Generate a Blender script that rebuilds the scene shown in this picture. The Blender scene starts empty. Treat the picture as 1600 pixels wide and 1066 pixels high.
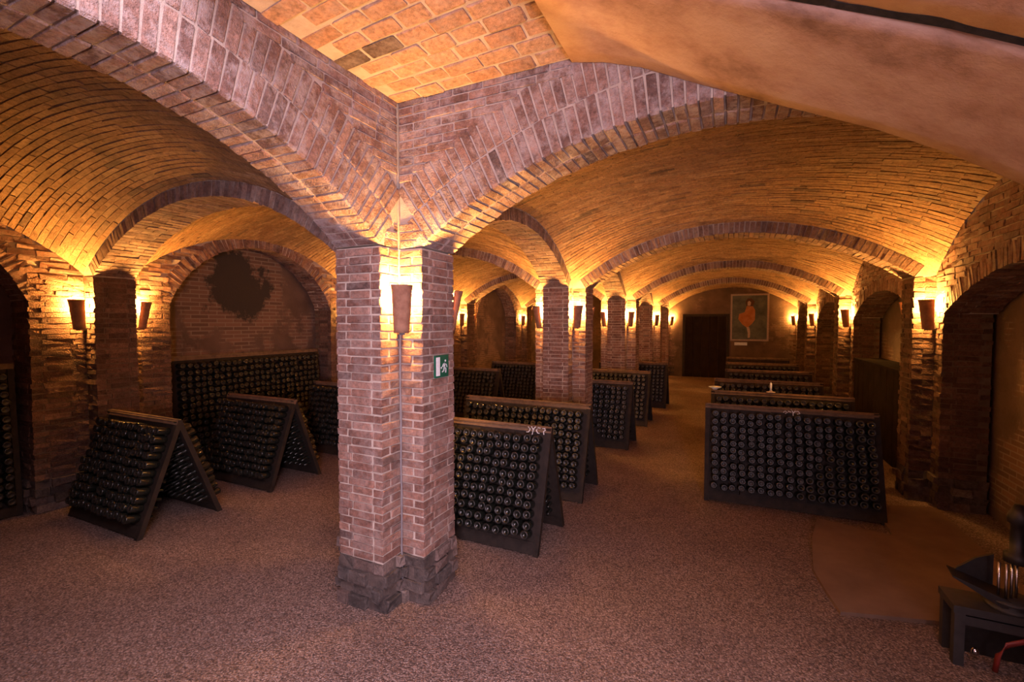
import bpy, math, random
from mathutils import Vector, Matrix

random.seed(7)
scene = bpy.context.scene
COL = scene.collection

# ------------------------------------------------------------------ camera
FPX = 720.0
cam_d = bpy.data.cameras.new('camera')
cam = bpy.data.objects.new('camera', cam_d)
COL.objects.link(cam)
cam_d.sensor_width = 36.0
cam_d.lens = 36.0 * FPX / 1600.0
cam_d.clip_start = 0.05
EYE = 2.1
YAW = math.radians(25.4)
PITCH = math.radians(-2.2)
cam.location = (0, 0, EYE)
cam.rotation_euler = (math.pi / 2 + PITCH, 0, YAW)
scene.camera = cam

# ------------------------------------------------------------------ world, daylight, exposure
world = bpy.data.worlds.new('World')
scene.world = world
world.use_nodes = True
world.node_tree.nodes['Background'].inputs[0].default_value = (0.62, 0.55, 0.75, 1)
world.node_tree.nodes['Background'].inputs[1].default_value = 0.6
DAY_POWER = 340.0
day_d = bpy.data.lights.new('daylight', 'AREA')
day_d.shape = 'RECTANGLE'          # daylight falling down the open stairwell behind the camera
day_d.size = 2.6
day_d.size_y = 2.0
day_d.energy = DAY_POWER
day_d.color = (1.0, 0.78, 0.94)
day = bpy.data.objects.new('daylight', day_d)
COL.objects.link(day)
day.location = (0.7, -0.25, 5.3)
day.rotation_euler = (math.radians(26), 0, math.radians(22))
fill_d = bpy.data.lights.new('added_fill', 'AREA')      # added unseen fill light, its beam cut by the back-wall opening
fill_d.shape = 'RECTANGLE'
fill_d.size = 1.5
fill_d.size_y = 1.9
fill_d.energy = 620.0
fill_d.color = (1.0, 0.77, 0.96)
fill_l = bpy.data.objects.new('added_fill', fill_d)
COL.objects.link(fill_l)
fill_l.location = (1.9, -3.2, 1.75)
fill_l.rotation_euler = (math.radians(90), 0, math.radians(34))
LAMP_POWER = 215.0
LAMP_COLOR = (1.0, 0.45, 0.09)
vs = scene.view_settings
vs.view_transform = 'Standard'
vs.look = 'None'
vs.gamma = 1.0
vs.use_curve_mapping = False
vs.exposure = 0.0
scene.cycles.use_denoising = True
scene.cycles.sample_clamp_indirect = 4.0
scene.cycles.max_bounces = 5
scene.cycles.adaptive_threshold = 0.04
scene.cycles.diffuse_bounces = 2

# ------------------------------------------------------------------ materials
def new_mat(name):
    m = bpy.data.materials.new(name)
    m.use_nodes = True
    nt = m.node_tree
    b = nt.nodes['Principled BSDF']
    return m, nt, b

def N(nt, t, **kw):
    n = nt.nodes.new(t)
    for k, v in kw.items():
        if k in n.inputs:
            n.inputs[k].default_value = v
        else:
            setattr(n, k, v)
    return n

def ramp(nt, stops, interp='LINEAR'):
    r = nt.nodes.new('ShaderNodeValToRGB')
    r.color_ramp.interpolation = interp
    el = r.color_ramp.elements
    while len(el) > 1:
        el.remove(el[-1])
    el[0].position, el[0].color = stops[0][0], (*stops[0][1], 1)
    for p, c in stops[1:]:
        e = el.new(p)
        e.color = (*c, 1)
    return r

def mixc(nt, fac, a, b, mode='MIX'):
    m = nt.nodes.new('ShaderNodeMix')
    m.data_type = 'RGBA'
    m.blend_type = mode
    for s, v in ((m.inputs[0], fac), (m.inputs[6], a), (m.inputs[7], b)):
        if isinstance(v, (int, float)):
            s.default_value = v
        elif isinstance(v, tuple):
            s.default_value = (*v, 1)
        else:
            nt.links.new(v, s)
    return m.outputs[2]

def brick_mat(name, stops, bump=0.5, stain=0.45, stain_col=(0.05, 0.035, 0.03), smear=0.35, smear_col=(0.40, 0.33, 0.30)):
    m, nt, b = new_mat(name)
    L = nt.links
    oi = N(nt, 'ShaderNodeObjectInfo')
    ge = N(nt, 'ShaderNodeNewGeometry')
    add = N(nt, 'ShaderNodeMath', operation='ADD')
    L.new(oi.outputs['Random'], add.inputs[0])
    L.new(ge.outputs['Random Per Island'], add.inputs[1])
    fr = N(nt, 'ShaderNodeMath', operation='FRACT')
    L.new(add.outputs[0], fr.inputs[0])
    r = ramp(nt, stops)
    L.new(fr.outputs[0], r.inputs[0])
    n1 = N(nt, 'ShaderNodeTexNoise', Scale=30.0, Detail=3.0, Roughness=0.75)
    L.new(ge.outputs['Position'], n1.inputs['Vector'])
    r1 = ramp(nt, [(0.3, (0.5, 0.47, 0.45)), (0.7, (1.3, 1.25, 1.2))])
    L.new(n1.outputs['Fac'], r1.inputs[0])
    c = mixc(nt, 1.0, r.outputs[0], r1.outputs[0], 'MULTIPLY')
    n2 = N(nt, 'ShaderNodeTexNoise', Scale=2.3, Detail=3.0, Roughness=0.75)
    L.new(ge.outputs['Position'], n2.inputs['Vector'])
    r2 = ramp(nt, [(0.5, (0, 0, 0)), (0.72, (stain, stain, stain))])
    L.new(n2.outputs['Fac'], r2.inputs[0])
    c = mixc(nt, r2.outputs[0], c, stain_col)
    n4 = N(nt, 'ShaderNodeTexNoise', Scale=7.0, Detail=4.0, Roughness=0.8)
    L.new(ge.outputs['Position'], n4.inputs['Vector'])
    r4 = ramp(nt, [(0.44, (0, 0, 0)), (0.64, (smear, smear, smear))])
    L.new(n4.outputs['Fac'], r4.inputs[0])
    c = mixc(nt, r4.outputs[0], c, smear_col)
    L.new(c, b.inputs['Base Color'])
    b.inputs['Roughness'].default_value = 0.9
    bp = N(nt, 'ShaderNodeBump', Strength=bump, Distance=0.012)
    n3 = N(nt, 'ShaderNodeTexNoise', Scale=70.0, Detail=2.0, Roughness=0.8)
    L.new(ge.outputs['Position'], n3.inputs['Vector'])
    L.new(n3.outputs['Fac'], bp.inputs['Height'])
    L.new(bp.outputs[0], b.inputs['Normal'])
    return m

def noise_mat(name, stops, scale=6.0, detail=6.0, rough=0.85, bump=0.3, bscale=60.0, bdist=0.01, spec=0.3):
    m, nt, b = new_mat(name)
    L = nt.links
    ge = N(nt, 'ShaderNodeNewGeometry')
    n1 = N(nt, 'ShaderNodeTexNoise', Scale=scale, Detail=detail, Roughness=0.65)
    L.new(ge.outputs['Position'], n1.inputs['Vector'])
    r = ramp(nt, stops)
    L.new(n1.outputs['Fac'], r.inputs[0])
    L.new(r.outputs[0], b.inputs['Base Color'])
    b.inputs['Roughness'].default_value = rough
    b.inputs['Specular IOR Level'].default_value = spec
    if bump:
        bp = N(nt, 'ShaderNodeBump', Strength=bump, Distance=bdist)
        n3 = N(nt, 'ShaderNodeTexNoise', Scale=bscale, Detail=5.0, Roughness=0.7)
        L.new(ge.outputs['Position'], n3.inputs['Vector'])
        L.new(n3.outputs['Fac'], bp.inputs['Height'])
        L.new(bp.outputs[0], b.inputs['Normal'])
    return m

def plain_mat(name, col, rough=0.5, metal=0.0, emit=0.0, spec=0.5):
    m, nt, b = new_mat(name)
    oi = N(nt, 'ShaderNodeTexNoise', Scale=25.0, Detail=3.0)
    ge = N(nt, 'ShaderNodeNewGeometry')
    nt.links.new(ge.outputs['Position'], oi.inputs['Vector'])
    r = ramp(nt, [(0.3, tuple(x * 0.85 for x in col)), (0.7, tuple(min(1, x * 1.12) for x in col))])
    nt.links.new(oi.outputs['Fac'], r.inputs[0])
    nt.links.new(r.outputs[0], b.inputs['Base Color'])
    b.inputs['Roughness'].default_value = rough
    b.inputs['Metallic'].default_value = metal
    b.inputs['Specular IOR Level'].default_value = spec
    if emit:
        b.inputs['Emission Color'].default_value = (*col, 1)
        b.inputs['Emission Strength'].default_value = emit
    return m

M = {}
M['brick'] = brick_mat('pillar_brick', [(0.0, (0.16, 0.078, 0.058)), (0.3, (0.215, 0.105, 0.078)),
                                        (0.7, (0.265, 0.138, 0.102)), (0.92, (0.34, 0.195, 0.15)), (1.0, (0.11, 0.066, 0.058))])
M['arch_brick'] = brick_mat('arch_brick', [(0.0, (0.17, 0.10, 0.085)), (0.3, (0.25, 0.145, 0.12)),
                                           (0.7, (0.31, 0.19, 0.155)), (0.9, (0.38, 0.25, 0.21)), (1.0, (0.12, 0.08, 0.075))],
                            bump=0.9, smear=0.75, smear_col=(0.44, 0.37, 0.35))
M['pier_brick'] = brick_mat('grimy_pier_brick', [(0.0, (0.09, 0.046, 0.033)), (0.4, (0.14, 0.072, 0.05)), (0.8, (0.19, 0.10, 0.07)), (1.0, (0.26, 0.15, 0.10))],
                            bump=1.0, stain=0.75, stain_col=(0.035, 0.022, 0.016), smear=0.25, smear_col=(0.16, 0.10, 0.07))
M['vault_brick'] = brick_mat('vault_brick', [(0.0, (0.24, 0.13, 0.07)), (0.3, (0.31, 0.168, 0.088)),
                                             (0.8, (0.355, 0.205, 0.112)), (0.95, (0.42, 0.265, 0.155)), (1.0, (0.12, 0.07, 0.05))],
                              bump=0.9, stain=0.6, stain_col=(0.09, 0.055, 0.04), smear=0.3, smear_col=(0.40, 0.27, 0.165))
M['near_vault_brick'] = brick_mat('near_vault_brick', [(0.0, (0.34, 0.19, 0.12)), (0.3, (0.44, 0.26, 0.17)), (0.8, (0.50, 0.32, 0.21)),
                                                       (0.93, (0.40, 0.2, 0.12)), (0.95, (0.11, 0.075, 0.06)), (1.0, (0.10, 0.07, 0.06))],
                                  bump=0.5, stain=0.3)
M['ring_brick'] = brick_mat('ring_brick', [(0.0, (0.15, 0.085, 0.07)), (0.3, (0.22, 0.125, 0.095)),
                                           (0.7, (0.29, 0.17, 0.13)), (1.0, (0.38, 0.25, 0.19))], bump=0.8)
M['mortar'] = noise_mat('mortar', [(0.3, (0.40, 0.32, 0.265)), (0.7, (0.60, 0.50, 0.42))], scale=9, bump=0.6, bscale=90)
M['dark_mortar'] = noise_mat('dark_mortar', [(0.3, (0.19, 0.12, 0.075)), (0.7, (0.35, 0.24, 0.15))], scale=7, bump=0.6, bscale=80)
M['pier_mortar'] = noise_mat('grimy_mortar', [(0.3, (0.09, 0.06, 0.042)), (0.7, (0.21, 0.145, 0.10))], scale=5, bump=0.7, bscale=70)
M['stone'] = brick_mat('base_stone', [(0.0, (0.05, 0.04, 0.038)), (0.4, (0.09, 0.068, 0.06)), (0.8, (0.15, 0.095, 0.08)), (1.0, (0.22, 0.17, 0.15))],
                       bump=0.9, stain=0.6, smear=0.15)
M['damp_mortar'] = noise_mat('damp_mortar', [(0.3, (0.06, 0.045, 0.04)), (0.7, (0.17, 0.125, 0.105))], scale=9, bump=0.8, bscale=60)
M['plaster'] = noise_mat('plaster', [(0.3, (0.24, 0.14, 0.105)), (0.43, (0.46, 0.29, 0.225)), (0.54, (0.56, 0.38, 0.305)), (0.7, (0.64, 0.47, 0.39))],
                         scale=2.6, detail=9, bump=0.35, bscale=22, bdist=0.02)
M['wall'] = None
M['wood'] = noise_mat('old_dark_wood', [(0.3, (0.012, 0.008, 0.006)), (0.7, (0.033, 0.022, 0.016))], scale=12, rough=0.7, bump=0.4)
M['lit_wood_edge'] = noise_mat('lit_edge_wood', [(0.3, (0.10, 0.06, 0.035)), (0.7, (0.22, 0.135, 0.08))], scale=12, rough=0.75, bump=0.4)  # pale top rails, lamplight on the edge put into the colour
M['glass'] = plain_mat('bottle_glass', (0.012, 0.013, 0.010), rough=0.22, spec=0.6)
M['glass_glint'] = plain_mat('bottle_base_glint', (0.020, 0.017, 0.015), rough=0.42)  # paler bottle-base tone, rim highlights painted into the colour
M['clay'] = noise_mat('terracotta', [(0.3, (0.20, 0.09, 0.055)), (0.7, (0.36, 0.19, 0.12))], scale=14, bump=0.4)
M['bulb'] = plain_mat('lamp_bulb', (1.0, 0.72, 0.35), emit=18.0)
M['iron'] = plain_mat('iron', (0.05, 0.045, 0.045), rough=0.5, metal=0.8)
M['grey_metal'] = plain_mat('grey_metal', (0.055, 0.05, 0.05), rough=0.55, metal=0.4)
M['chrome'] = plain_mat('chrome', (0.75, 0.72, 0.72), rough=0.18, metal=1.0)
M['sign_green'] = plain_mat('sign_green', (0.004, 0.10, 0.055), rough=0.4)
M['sign_white'] = plain_mat('sign_white', (0.82, 0.84, 0.84), rough=0.4)
M['chalk'] = plain_mat('chalk', (0.85, 0.84, 0.82), rough=0.9)
M['cable'] = plain_mat('cable_grey', (0.20, 0.18, 0.19), rough=0.6)
M['board'] = noise_mat('cardboard', [(0.3, (0.16, 0.098, 0.07)), (0.7, (0.22, 0.14, 0.10))], scale=3, bump=0.15)
M['gap_shade'] = noise_mat('black_gap_shade', [(0.3, (0.006, 0.005, 0.006)), (0.7, (0.03, 0.026, 0.026))], scale=30, bump=0.5)
M['red'] = plain_mat('dull_red', (0.25, 0.03, 0.025), rough=0.5)
M['canvas_grey'] = noise_mat('painted_canvas', [(0.3, (0.06, 0.075, 0.075)), (0.55, (0.13, 0.15, 0.14)), (0.75, (0.20, 0.19, 0.16))], scale=3, bump=0.1)
M['paint_orange'] = noise_mat('painted_orange', [(0.3, (0.40, 0.13, 0.04)), (0.7, (0.58, 0.27, 0.12))], scale=7, bump=0.1)
M['paint_skin'] = plain_mat('painted_pale', (0.55, 0.42, 0.33), rough=0.7)
M['paint_dark'] = plain_mat('painted_dark', (0.09, 0.035, 0.02), rough=0.7)
M['frame'] = plain_mat('picture_frame', (0.42, 0.32, 0.26), rough=0.5)
M['door'] = noise_mat('door_wood', [(0.3, (0.012, 0.008, 0.006)), (0.7, (0.03, 0.02, 0.015))], scale=5, rough=0.9, bump=0.2, spec=0.05)

def gravel_mat():
    m, nt, b = new_mat('gravel')
    L = nt.links
    ge = N(nt, 'ShaderNodeNewGeometry')
    v = N(nt, 'ShaderNodeTexVoronoi', Scale=95.0, Randomness=1.0)
    L.new(ge.outputs['Position'], v.inputs['Vector'])
    hs = N(nt, 'ShaderNodeSeparateColor')
    L.new(v.outputs['Color'], hs.inputs[0])
    r = ramp(nt, [(0.0, (0.15, 0.093, 0.073)), (0.35, (0.26, 0.167, 0.134)), (0.7, (0.34, 0.226, 0.185)), (1.0, (0.50, 0.37, 0.32))])
    L.new(hs.outputs[0], r.inputs[0])
    d = ramp(nt, [(0.0, (1, 1, 1)), (0.75, (0.8, 0.8, 0.8)), (1.0, (0.4, 0.4, 0.4))])
    mu = N(nt, 'ShaderNodeMath', operation='MULTIPLY')
    L.new(v.outputs['Distance'], mu.inputs[0]); mu.inputs[1].default_value = 1.3
    L.new(mu.outputs[0], d.inputs[0])
    c = mixc(nt, 1.0, r.outputs[0], d.outputs[0], 'MULTIPLY')
    n2 = N(nt, 'ShaderNodeTexNoise', Scale=0.9, Detail=6.0, Roughness=0.7)
    L.new(ge.outputs['Position'], n2.inputs['Vector'])
    r2 = ramp(nt, [(0.3, (0.72, 0.68, 0.66)), (0.7, (1.12, 1.1, 1.08))])
    L.new(n2.outputs['Fac'], r2.inputs[0])
    c = mixc(nt, 1.0, c, r2.outputs[0], 'MULTIPLY')
    L.new(c, b.inputs['Base Color'])
    b.inputs['Roughness'].default_value = 0.85
    bp = N(nt, 'ShaderNodeBump', Strength=0.9, Distance=0.012, invert=True)
    L.new(v.outputs['Distance'], bp.inputs['Height'])
    L.new(bp.outputs[0], b.inputs['Normal'])
    return m
M['gravel'] = gravel_mat()

WALL_L_X = -7.283
def wall_mat():
    """old plaster, flaked off in large patches to show rough masonry"""
    m, nt, b = new_mat('flaked_wall')
    L = nt.links
    ge = N(nt, 'ShaderNodeNewGeometry')
    sep = N(nt, 'ShaderNodeSeparateXYZ')
    L.new(ge.outputs['Position'], sep.inputs[0])
    addxy = N(nt, 'ShaderNodeMath', operation='ADD')
    L.new(sep.outputs[0], addxy.inputs[0]); L.new(sep.outputs[1], addxy.inputs[1])
    cmb = N(nt, 'ShaderNodeCombineXYZ')
    L.new(addxy.outputs[0], cmb.inputs[0]); L.new(sep.outputs[2], cmb.inputs[1])
    bt = N(nt, 'ShaderNodeTexBrick', Scale=1.0)
    bt.inputs['Color1'].default_value = (0.24, 0.13, 0.085, 1)
    bt.inputs['Color2'].default_value = (0.14, 0.08, 0.055, 1)
    bt.inputs['Mortar'].default_value = (0.28, 0.21, 0.155, 1)
    bt.inputs['Mortar Size'].default_value = 0.008
    bt.inputs['Brick Width'].default_value = 0.26
    bt.inputs['Row Height'].default_value = 0.062
    L.new(cmb.outputs[0], bt.inputs['Vector'])
    n = N(nt, 'ShaderNodeTexNoise', Scale=0.75, Detail=7.0, Roughness=0.6)
    L.new(ge.outputs['Position'], n.inputs['Vector'])
    r = ramp(nt, [(0.53, (0, 0, 0)), (0.58, (1, 1, 1))])
    L.new(n.outputs['Fac'], r.inputs[0])
    n2 = N(nt, 'ShaderNodeTexNoise', Scale=2.5, Detail=6.0)
    L.new(ge.outputs['Position'], n2.inputs['Vector'])
    r2 = ramp(nt, [(0.3, (0.09, 0.057, 0.042)), (0.7, (0.18, 0.112, 0.08))])
    L.new(n2.outputs['Fac'], r2.inputs[0])
    # one big scar in the plaster of the left wall: dark bare patch with rough bricks around it
    off = N(nt, 'ShaderNodeVectorMath', operation='SUBTRACT')
    L.new(ge.outputs['Position'], off.inputs[0]); off.inputs[1].default_value = (WALL_L_X, 4.85, 2.72)
    nn = N(nt, 'ShaderNodeTexNoise', Scale=1.7, Detail=6.0, Roughness=0.65)
    L.new(ge.outputs['Position'], nn.inputs['Vector'])
    ln = N(nt, 'ShaderNodeVectorMath', operation='LENGTH')
    L.new(off.outputs[0], ln.inputs[0])
    ma = N(nt, 'ShaderNodeMath', operation='MULTIPLY_ADD')
    L.new(nn.outputs['Fac'], ma.inputs[0]); ma.inputs[1].default_value = 1.7; L.new(ln.outputs['Value'], ma.inputs[2])
    rb = ramp(nt, [(0.0, (1, 1, 1)), (1.72/2, (1, 1, 1)), (1.84/2, (0, 0, 0))])
    hf = N(nt, 'ShaderNodeMath', operation='MULTIPLY'); hf.inputs[1].default_value = 0.5
    L.new(ma.outputs[0], hf.inputs[0]); L.new(hf.outputs[0], rb.inputs[0])
    rd = ramp(nt, [(0.0, (1, 1, 1)), (1.26/2, (1, 1, 1)), (1.36/2, (0, 0, 0))])
    L.new(hf.outputs[0], rd.inputs[0])
    lo = mixc(nt, 1.0, r.outputs[0], rb.outputs[0], 'LIGHTEN')
    c = mixc(nt, lo, r2.outputs[0], bt.outputs['Color'])
    c = mixc(nt, rd.outputs[0], c, (0.05, 0.037, 0.03))
    L.new(c, b.inputs['Base Color'])
    b.inputs['Roughness'].default_value = 0.9
    bp = N(nt, 'ShaderNodeBump', Strength=0.6, Distance=0.02)
    mm = N(nt, 'ShaderNodeMath', operation='MULTIPLY')
    L.new(bt.outputs['Fac'], mm.inputs[0]); mm.inputs[1].default_value = -0.6
    m2 = N(nt, 'ShaderNodeMath', operation='MULTIPLY')
    L.new(mm.outputs[0], m2.inputs[0]); L.new(r.outputs[0], m2.inputs[1])
    n3 = N(nt, 'ShaderNodeTexNoise', Scale=30.0, Detail=5.0)
    L.new(ge.outputs['Position'], n3.inputs['Vector'])
    a3 = N(nt, 'ShaderNodeMath', operation='ADD')
    L.new(m2.outputs[0], a3.inputs[0]); L.new(n3.outputs['Fac'], a3.inputs[1])
    L.new(a3.outputs[0], bp.inputs['Height'])
    L.new(bp.outputs[0], b.inputs['Normal'])
    return m
M['wall'] = wall_mat()

# ------------------------------------------------------------------ mesh helpers
class MB:
    def __init__(s):
        s.v, s.f = [], []
    def hexa(s, c):
        """8 corners: 0-3 bottom ring, 4-7 top ring"""
        b = len(s.v)
        s.v.extend(c)
        s.f.extend([(b, b+3, b+2, b+1), (b+4, b+5, b+6, b+7), (b, b+1, b+5, b+4),
                    (b+1, b+2, b+6, b+5), (b+2, b+3, b+7, b+6), (b+3, b, b+4, b+7)])
    def box(s, x0, x1, y0, y1, z0, z1):
        s.hexa([(x0,y0,z0),(x1,y0,z0),(x1,y1,z0),(x0,y1,z0),(x0,y0,z1),(x1,y0,z1),(x1,y1,z1),(x0,y1,z1)])
    def obox(s, C, X, Y, Z, lx, ly, lz, j=0.0, rng=random):
        C, X, Y, Z = Vector(C), Vector(X)*lx/2, Vector(Y)*ly/2, Vector(Z)*lz/2
        cs = [C-X-Y-Z, C+X-Y-Z, C+X+Y-Z, C-X+Y-Z, C-X-Y+Z, C+X-Y+Z, C+X+Y+Z, C-X+Y+Z]
        if j:
            cs = [c + Vector((rng.uniform(-j, j), rng.uniform(-j, j), rng.uniform(-j, j))) for c in cs]
        s.hexa([tuple(c) for c in cs])
    def grid(s, fn, nu, nv, flip=False):
        b = len(s.v)
        for i in range(nu+1):
            for k in range(nv+1):
                s.v.append(tuple(fn(i/nu, k/nv)))
        for i in range(nu):
            for k in range(nv):
                a = b+i*(nv+1)+k
                q = (a, a+nv+1, a+nv+2, a+1)
                s.f.append(q[::-1] if flip else q)
    def lathe(s, prof, seg=12, mat=None, cap0=True, cap1=True):
        b = len(s.v); n = len(prof)
        for k in range(seg):
            a = 2*math.pi*k/seg
            for r, z in prof:
                p = Vector((r*math.cos(a), r*math.sin(a), z))
                s.v.append(tuple(mat @ p) if mat else tuple(p))
        for k in range(seg):
            k2 = (k+1) % seg
            for i in range(n-1):
                s.f.append((b+k*n+i, b+k2*n+i, b+k2*n+i+1, b+k*n+i+1))
        if cap0: s.f.append(tuple(b+k*n for k in range(seg))[::-1])
        if cap1: s.f.append(tuple(b+k*n+n-1 for k in range(seg)))
    def tube(s, pts, r, seg=6):
        pts = [Vector(p) for p in pts]
        b = len(s.v); n = len(pts)
        for i, p in enumerate(pts):
            d = (pts[min(i+1, n-1)] - pts[max(i-1, 0)]).normalized()
            u = d.orthogonal().normalized() if abs(d.z) > 0.9 else d.cross(Vector((0, 0, 1))).normalized()
            w = d.cross(u)
            for k in range(seg):
                a = 2*math.pi*k/seg
                s.v.append(tuple(p + r*(math.cos(a)*u + math.sin(a)*w)))
        for i in range(n-1):
            for k in range(seg):
                k2 = (k+1) % seg
                s.f.append((b+i*seg+k, b+i*seg+k2, b+(i+1)*seg+k2, b+(i+1)*seg+k))
        s.f.append(tuple(b+k for k in range(seg))[::-1])
        s.f.append(tuple(b+(n-1)*seg+k for k in range(seg)))
    def mesh(s, name, mat, smooth=False, origin=None):
        me = bpy.data.meshes.new(name)
        v = s.v
        if origin is not None:
            o = Vector(origin)
            v = [tuple(Vector(p)-o) for p in v]
        me.from_pydata(v, [], s.f)
        me.materials.append(mat)
        if smooth:
            me.polygons.foreach_set('use_smooth', [True]*len(me.polygons))
        me.update()
        return me
    def build(s, name, mat, parent=None, smooth=False, origin=(0, 0, 0), kind=None):
        """vertices are in world space; origin is where the object's base sits"""
        if parent is not None:
            pass
        o = bpy.data.objects.new(name, s.mesh(name, mat, smooth, origin))
        COL.objects.link(o)
        w = Vector(origin)
        if parent is not None:
            o.parent = parent
            o.location = w - world_loc(parent)
        else:
            o.location = w
        if kind: o['kind'] = kind
        return o

def world_loc(o):
    p = Vector(o.location)
    while o.parent is not None:
        o = o.parent
        p = p + Vector(o.location)
    return p

def tag(o, label, cat, group=None):
    o['label'] = label
    o['category'] = cat
    if group: o['group'] = group
    return o

def empty(name, loc, label=None, cat=None, group=None):
    o = bpy.data.objects.new(name, None)
    COL.objects.link(o)
    o.location = loc
    o.empty_display_size = 0.1
    if label: tag(o, label, cat, group)
    return o

def struct(o):
    o['kind'] = 'structure'
    return o

# --- brick list: (C, X, Y, Z, lx, ly, lz)
def unit_brick(seed, mat, jit=0.05):
    import bmesh
    rng = random.Random(seed)
    bm = bmesh.new()
    bmesh.ops.create_cube(bm, size=1.0)
    bmesh.ops.bevel(bm, geom=bm.edges[:], offset=0.05, segments=1, affect='EDGES')
    for v in bm.verts:
        v.co += Vector((rng.uniform(-1, 1)*jit*0.25, rng.uniform(-1, 1)*jit*0.6, rng.uniform(-1, 1)*jit))
    me = bpy.data.meshes.new('brick')
    bm.to_mesh(me); bm.free()
    me.materials.append(mat)
    return me

_ub = {}
def unit_bricks(mat, jit=0.05):
    k = (mat.name, jit)
    if k not in _ub:
        _ub[k] = [unit_brick(i, mat, jit) for i in range(5)]
    return _ub[k]

def brick_objects(bl, mat, parent, name='brick', jit=0.05):
    """each brick an object of its own, sharing a few meshes"""
    ms = unit_bricks(mat, jit)
    w = world_loc(parent)
    for i, (C, X, Y, Z, lx, ly, lz) in enumerate(bl):
        o = bpy.data.objects.new(name, random.choice(ms))
        COL.objects.link(o)
        o.parent = parent
        mt = Matrix((X*lx, Y*ly, Z*lz)).transposed().to_4x4()
        mt.translation = C - w
        o.matrix_basis = mt

def brick_stuff(bl, mat, parent, name='bricks', j=0.004):
    if not bl: return
    mb = MB()
    for b in bl: mb.obox(*b, j=j)
    o = mb.build(name, mat, parent, origin=world_loc(parent))
    o['kind'] = 'stuff'
    return o

VX, VY, VZ = Vector((1, 0, 0)), Vector((0, 1, 0)), Vector((0, 0, 1))
PITCHZ = 0.0605
JOINT = 0.0095

def course_rows(O, U, nrm, w, z0, z1, keep=None, s0=0, s1=0, length=0.25, pitch=PITCHZ, depth=0.09, proud=0.0, pj=0.003, rng=random, k0=0):
    """flat face, origin O (corner at z=0), running along U for w, outward normal nrm.
    s0, s1: 1 when that end is a convex corner whose bricks alternate with the next face."""
    out = []
    n = int(round((z1-z0)/pitch))
    ph = (z1-z0)/max(n, 1)
    for k in range(n):
        par = (k+k0) % 2
        a, b = 0.0, w
        if s0 and par: a += depth + JOINT
        if s1 and not par: b -= depth + JOINT
        x = a
        first = True
        while x < b - 0.02:
            l = length*rng.uniform(0.92, 1.06)
            if first and par == 0: l = length*(0.55 if w > 0.3 else 1.0)
            if b - x - l < 0.07: l = b - x
            first = False
            cx = x + l/2
            z = z0 + (k+0.5)*ph + rng.uniform(-0.002, 0.002)
            if keep is None or keep(cx, z, l):
                pr = rng.uniform(-pj, pj) + proud
                C = O + U*cx + VZ*z + nrm*(pr - depth/2)
                out.append((C, U, nrm, VZ, max(l-JOINT, 0.02), depth, ph-JOINT*rng.uniform(0.8, 1.2)))
            x += l
    return out

# ------------------------------------------------------------------ plan
W2 = 0.213      # half width of a pillar arm
E = 0.42        # reach of an arm
BAY = 4.17
ROW = [2.96 + BAY*(i-1) for i in range(6)]     # row 0 .. row 5
XP, XR, XL = -2.445, 2.35, -7.07
Z0 = 2.65
RING = 0.15
YEND = ROW[5] - W2
YBACK = ROW[0] - W2
WALL_L = XL - W2
WALL_R = XR + W2 + 0.03

class Arc:
    def __init__(s, half, z0, rise):
        s.half, s.z0, s.rise = half, z0, rise
        s.R = (half*half + rise*rise)/(2*rise)
        s.zc = z0 + rise - s.R
        s.pm = math.asin(min(1.0, half/s.R))
        if rise > half: s.pm = math.pi - s.pm
    def z(s, d, extra=0.0):
        r = s.R + extra
        return s.zc + math.sqrt(max(r*r - d*d, 0.0))

def transverse_arc(xa, xb):
    return Arc((xb-xa)/2 - E, Z0, 0.66)
LONG = Arc(BAY/2 - E, Z0, 0.62)
ARC_R = transverse_arc(XP, XR)
ARC_L = transverse_arc(XL, XP)

def voussoirs(cpt, U, D, arc, d0, d1, r0, r1, split=2, pitch=0.062, rng=random, keep=None, over=0.0, jit=0.004):
    """radial bricks: cpt = point under the crown on the floor, U span axis, D depth axis; d0..d1 depth; r0..r1 radial offsets"""
    out = []
    pm = arc.pm + over
    n = max(2, int(round(2*pm*(arc.R+r0)/pitch)))
    dp = 2*pm/n
    for i in range(n):
        ph = -pm + (i+0.5)*dp
        rad = U*math.sin(ph) + VZ*math.cos(ph)
        tan = U*math.cos(ph) - VZ*math.sin(ph)
        rm = arc.R + (r0+r1)/2
        if keep is not None and not keep(math.sin(ph)*rm, arc.zc + math.cos(ph)*rm):
            continue
        w = (d1-d0)
        if split == 1: cuts = [0, 1]
        elif split == 2: cuts = [0, 0.5, 1] if i % 2 else [0, 0.28, 0.72, 1]
        for a, b in zip(cuts, cuts[1:]):
            dd = d0 + w*(a+b)/2
            C = cpt + D*dd + VZ*arc.zc + rad*(rm + rng.uniform(-jit, jit))
            out.append((C, D, tan, rad, w*(b-a)-JOINT*0.8, (arc.R+r0)*dp-JOINT*rng.uniform(0.7, 1.2), r1-r0-JOINT*0.6))
    return out

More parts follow.
